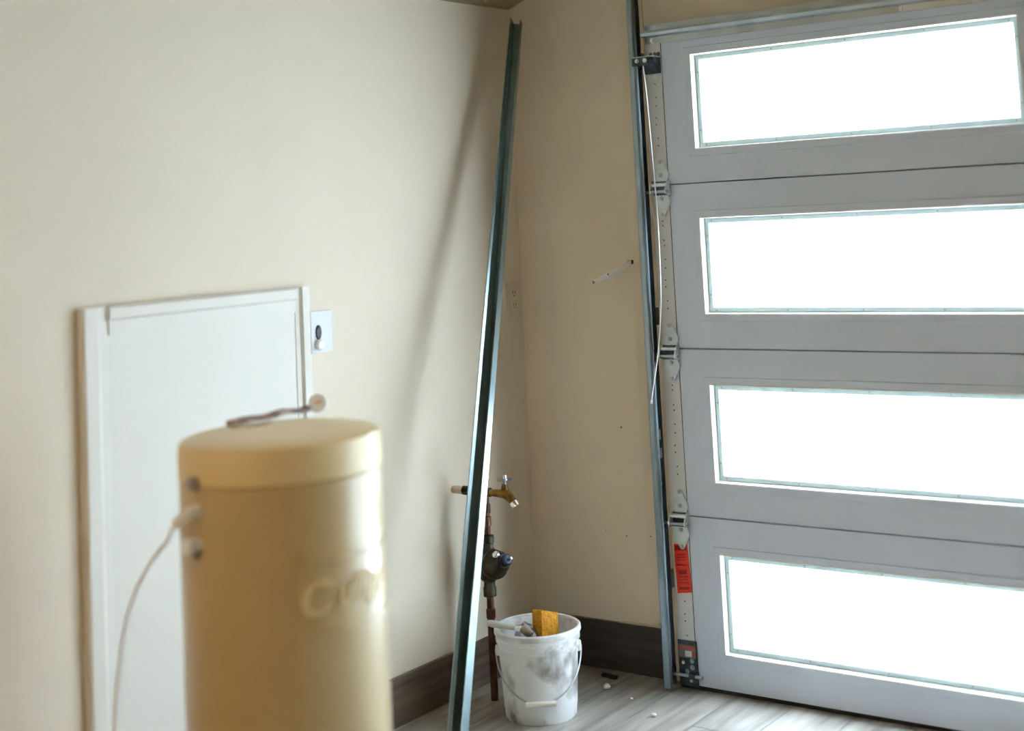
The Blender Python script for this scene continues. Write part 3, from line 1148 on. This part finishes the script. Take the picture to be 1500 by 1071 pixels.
# ------------------------------------------------------------------ water riser with regulator and tap
RX, RY = -2.908, -0.37
pl = thing('water_riser', 'copper water riser with bronze regulator and brass tap in the corner', 'plumbing', (RX, RY, 0))
ZP = 0.652
bm = N()
tube(bm, [(0, 0, 0.0), (0, 0, 0.33)], 0.012, 16)
finish('riser_pipe', bm, 'copper', pl, smooth=True)
bm = N()
tube(bm, [(0, 0, 0.50), (0, 0, ZP)], 0.011, 16)
finish('riser_pipe', bm, 'copper', pl, smooth=True)
for z_, r_ in ((0.27, 0.015), (0.56, 0.015), (0.60, 0.0145)):
    bm = N()
    lathe(bm, [(0.011, -0.016), (r_, -0.014), (r_, 0.014), (0.011, 0.016)], (0, 0, z_), 16)
    finish('coupling', bm, 'copper', pl, smooth=True)
bm = N()
lathe(bm, [(0.011, 0.32), (0.021, 0.325), (0.021, 0.352), (0.018, 0.356), (0.018, 0.37), (0.030, 0.38), (0.036, 0.41), (0.036, 0.44), (0.028, 0.465), (0.018, 0.475), (0.018, 0.49), (0.021, 0.493), (0.021, 0.515), (0.011, 0.52)], (0, 0, 0), 20)
finish('regulator_body', bm, 'bronze', pl, smooth=True)
bd = Vector((0.86, -0.30, 0.34)).normalized()
bm = N()
lathe(bm, [(0.030, 0.0), (0.042, 0.022), (0.046, 0.034), (0.046, 0.046), (0.039, 0.053), (0.034, 0.078), (0.022, 0.094), (0, 0.096)], (0, 0, 0.415), 24, bd)
finish('regulator_bonnet', bm, 'bronze', pl, smooth=True)
bm = N()
lathe(bm, [(0.015, 0.090), (0.018, 0.096), (0.018, 0.120), (0.013, 0.125), (0, 0.125)], (0, 0, 0.415), 16, bd)
finish('adjuster_cap', bm, 'blueknob', pl, smooth=True)
bm = N()
tube(bm, [Vector((0, 0, 0.415)) + bd * 0.122, Vector((0, 0, 0.415)) + bd * 0.145], 0.004, 8)
finish('adjuster_screw', bm, 'galv', pl)
bm = N()
lathe(bm, [(0.008, 0), (0.012, 0.003), (0.008, 0.008), (0, 0.009)], Vector((0, 0, 0.415)) + bd * 0.070 + Vector((0.004, -0.022, 0.030)), 12, Vector((0.3, -0.7, 0.7)))
finish('test_plug', bm, 'chrome', pl, smooth=True)
# horizontal run: wall stub, tee, tap
bm = N()
tube(bm, [(XL - RX, 0, ZP), (XL - RX + 0.05, 0, ZP)], 0.013, 16)
finish('wall_stub', bm, 'pvc', pl, smooth=True)
bm = N()
tube(bm, [(XL - RX + 0.045, 0, ZP), (0.03, 0, ZP)], 0.0105, 16)
lathe(bm, [(0.0105, -0.022), (0.015, -0.02), (0.015, 0.02), (0.0105, 0.022)], (0, 0, ZP), 16, (1, 0, 0))
lathe(bm, [(0.0105, -0.014), (0.0145, -0.012), (0.0145, 0.012), (0.0105, 0.014)], (XL - RX + 0.055, 0, ZP), 16, (1, 0, 0))
finish('branch_pipe', bm, 'bronze', pl, smooth=True)
bm = N()
tube(bm, [(0.022, 0, ZP), (0.060, 0, ZP), (0.078, 0, ZP + 0.002), (0.094, 0, ZP - 0.006), (0.110, 0, ZP - 0.022), (0.118, 0, ZP - 0.032)],
     [0.011, 0.013, 0.017, 0.015, 0.012, 0.012], 16)
tube(bm, [(0.078, 0, ZP), (0.080, 0, ZP + 0.022), (0.081, 0, ZP + 0.030)], [0.014, 0.011, 0.009], 14)
finish('tap_body', bm, 'brass', pl, smooth=True)
bm = N()
tube(bm, [(0.112, 0, ZP - 0.024), (0.123, 0, ZP - 0.037)], [0.0145, 0.0145], 16)
finish('tap_outlet', bm, 'chrome', pl, smooth=True)
bm = N()
lathe(bm, [(0.0045, ZP + 0.024), (0.0045, ZP + 0.046)], (0.081, 0, 0), 10)
lathe(bm, [(0.0, ZP + 0.040), (0.010, ZP + 0.042), (0.010, ZP + 0.050), (0, ZP + 0.052)], (0.081, 0, 0), 14)
for k in range(4):
    a = k * PI / 2 + 0.5
    dx, dy = math.cos(a), math.sin(a)
    tube(bm, [(0.081, 0, ZP + 0.046), (0.081 + dx * 0.024, dy * 0.024, ZP + 0.046)], [0.0045, 0.0055], 8)
finish('tap_handle', bm, 'galv', pl, smooth=True)
bm = N()
lathe(bm, [(0.0, ZP + 0.062), (0.006, ZP + 0.060), (0.007, ZP + 0.050)], (0.081, 0, 0), 12)
finish('handle_screw', bm, 'chrome', pl, smooth=True)

# ------------------------------------------------------------------ bucket and what is in it
BX, BY, BHT = -2.700, -0.405, 0.268
bk = thing('bucket', 'dirty white plastic bucket with a wire handle on the floor', 'bucket', (BX, BY, 0))
r0b, r1b = 0.110, 0.1275


def br(z):
    return r0b + (r1b - r0b) * z / BHT


bm = N()
lathe(bm, [(0, 0.0), (r0b - 0.004, 0.0), (r0b, 0.005), (br(0.03), 0.03), (br(0.032) + 0.001, 0.032), (br(0.2), 0.205), (br(0.2) + 0.005, 0.207), (br(0.21) + 0.005, 0.211), (br(0.21), 0.213),
           (br(0.225), 0.228), (br(0.225) + 0.006, 0.230), (br(0.235) + 0.006, 0.236), (br(0.24), 0.238), (br(0.26), 0.262), (br(0.26) - 0.004, 0.262), (r0b - 0.002, 0.006), (0, 0.005)], (0, 0, 0), 64)
finish('pail', bm, 'bucket', bk, smooth=True)
bm = N()
lathe(bm, [(br(0.25) - 0.003, 0.250), (br(0.25) + 0.007, 0.250), (br(0.25) + 0.009, 0.254), (br(0.26) + 0.008, 0.266), (br(0.26) + 0.003, 0.270), (br(0.26) - 0.003, 0.268)], (0, 0, 0), 64, closed=True)
finish('rim', bm, 'bucketrim', bk, smooth=True)
fr = Vector((CAM.x - BX, CAM.y - BY, 0)).normalized()
rg = Vector((-fr.y, fr.x, 0))
for s in (1, -1):
    bm = N()
    c = rg * s * br(0.20) + Vector((0, 0, 0.20))
    lathe(bm, [(0.017, -0.003), (0.017, 0.006), (0.013, 0.010), (0, 0.011)], c, 18, rg * s)
    finish('ear', bm, 'grip', bk, smooth=True)
bm = N()
ZE = 0.20
pts = []
for k in range(25):
    a = PI * k / 24
    w_ = math.cos(a) * (br(0.2) + 0.010)
    dz = math.sin(a) * 0.130
    rad = math.sqrt(max(0, (br(ZE - dz) + 0.009) ** 2 - w_ * w_))
    pts.append(rg * w_ + fr * rad + Vector((0, 0, ZE - dz)))
tube(bm, pts, 0.0022, 8)
finish('bail', bm, 'wire', bk, smooth=True)
bm = N()
gp = [q for q in pts[8:17]]
ga = pts[12]
tube(bm, [ga + rg * (-0.046 + 0.0115 * k) + fr * 0.006 + Vector((0, 0, 0.002)) for k in range(9)], 0.0085, 12)
finish('bail_grip', bm, 'grip', bk, smooth=True)

# crumpled rag filling the bucket
bm = N()
bmesh.ops.create_icosphere(bm, subdivisions=4, radius=1.0)
rnd = [Vector((random.uniform(-1, 1), random.uniform(-1, 1), random.uniform(-1, 1))).normalized() for _ in range(26)]
for v in bm.verts:
    n = v.co.normalized()
    k = sum(max(0, n.dot(q) - 0.8) for q in rnd)
    f = 1 + 0.28 * k - 0.03 * math.sin(9 * n.x + 7 * n.z)
    v.co = Vector((n.x * 0.080 * f, n.y * 0.080 * f, n.z * 0.066 * f))
rag = finish('cleaning_rag', bm, 'rag', None, (BX, BY, 0.092), smooth=True)
tag(rag, 'crumpled grey cleaning rag inside the bucket', 'rag')
# smaller folded cloth draped at the left of the mouth
bm = N()
bmesh.ops.create_icosphere(bm, subdivisions=3, radius=1.0)
for v in bm.verts:
    n = v.co.normalized()
    f = 1 + 0.16 * math.sin(7 * n.x + 3) * math.cos(6 * n.z) + 0.1 * math.sin(11 * n.y)
    q = rg * (n.x * 0.034 * f) + fr * (n.y * 0.032 * f) + Vector((0, 0, n.z * 0.036 * f))
    v.co = q
cl = finish('folded_cloth', bm, 'rag', None, Vector((BX, BY, 0.242)) - rg * 0.034 + fr * 0.012, smooth=True)
tag(cl, 'pale grey cloth wad beside the yellow sponge in the bucket', 'cloth')
# sponge
bm = N()
box(bm, -0.034, 0.034, -0.024, 0.024, -0.060, 0.052, 0.006)
for v in bm.verts:
    if v.co.z > 0.03 and v.co.x > 0.02:
        v.co.z -= 0.012
sp = finish('sponge', bm, 'sponge', None, Vector((BX, BY, 0.262)) + rg * 0.026 - fr * 0.002, smooth=True)
sp.rotation_euler = (math.radians(-6), math.radians(6), math.atan2(rg.y, rg.x) + math.radians(38))
tag(sp, 'yellow block sponge sticking out of the bucket', 'sponge')
# tool with a white handle resting on the rim
pa = Vector((BX, BY, 0.290)) - rg * 0.150 + fr * 0.028
pb = Vector((BX, BY, 0.281)) - rg * 0.052 + fr * 0.075
th_ = thing('brush', 'white handled brush resting across the bucket rim', 'brush', (pa.x, pa.y, pa.z))
bm = N()
dd = (pb - pa)
tube(bm, [Vector((0, 0, 0)), dd * 0.15, dd * 0.5, dd * 0.9], [0.009, 0.011, 0.0095, 0.008], 14)
finish('handle', bm, 'toolhandle', th_, smooth=True)
bm = N()
tube(bm, [dd * 0.86, dd * 1.06], [0.0095, 0.0095], 14)
finish('ferrule', bm, 'chrome', th_, smooth=True)
bm = N()
tube(bm, [dd * 1.04, dd * 1.22 + Vector((0, 0, -0.006)), dd * 1.34 + Vector((0, 0, -0.014))], [0.010, 0.014, 0.012], 12)
finish('bristles', bm, 'strip', th_, smooth=True)

# ------------------------------------------------------------------ debris on the floor
p = hit(893, 993, 2, 0.0)
bm = N()
box(bm, -0.030, 0.030, -0.008, 0.008, 0.0, 0.011, 0.003)
o = finish('plastic_scrap', bm, 'blackplastic', None, (p.x, p.y, 0))
o.rotation_euler = (0, 0, math.radians(-8))
tag(o, 'flat black plastic scrap on the floor by the baseboard', 'scrap')


def crumb(px, py, r, label, group=None):
    p = hit(px, py, 2, 0.0)
    b = N()
    bmesh.ops.create_icosphere(b, subdivisions=2, radius=r)
    for v in b.verts:
        v.co *= 1 + random.uniform(-0.18, 0.18)
        v.co.z = v.co.z * 0.7
    mz = min(v.co.z for v in b.verts)
    for v in b.verts:
        v.co.z -= mz
    return tag(finish('plaster_crumb', b, 'label_w', None, (p.x, p.y, 0)), label, 'crumb', group)


crumb(889, 1009, 0.012, 'largest white plaster crumb on the floor near the black scrap', 'plaster crumbs on the floor')
crumb(958, 1050, 0.008, 'white plaster crumb on the bare floor in front of the track', 'plaster crumbs on the floor')
crumb(925, 1025, 0.005, 'tiny plaster crumb between the bucket and the track foot', 'plaster crumbs on the floor')
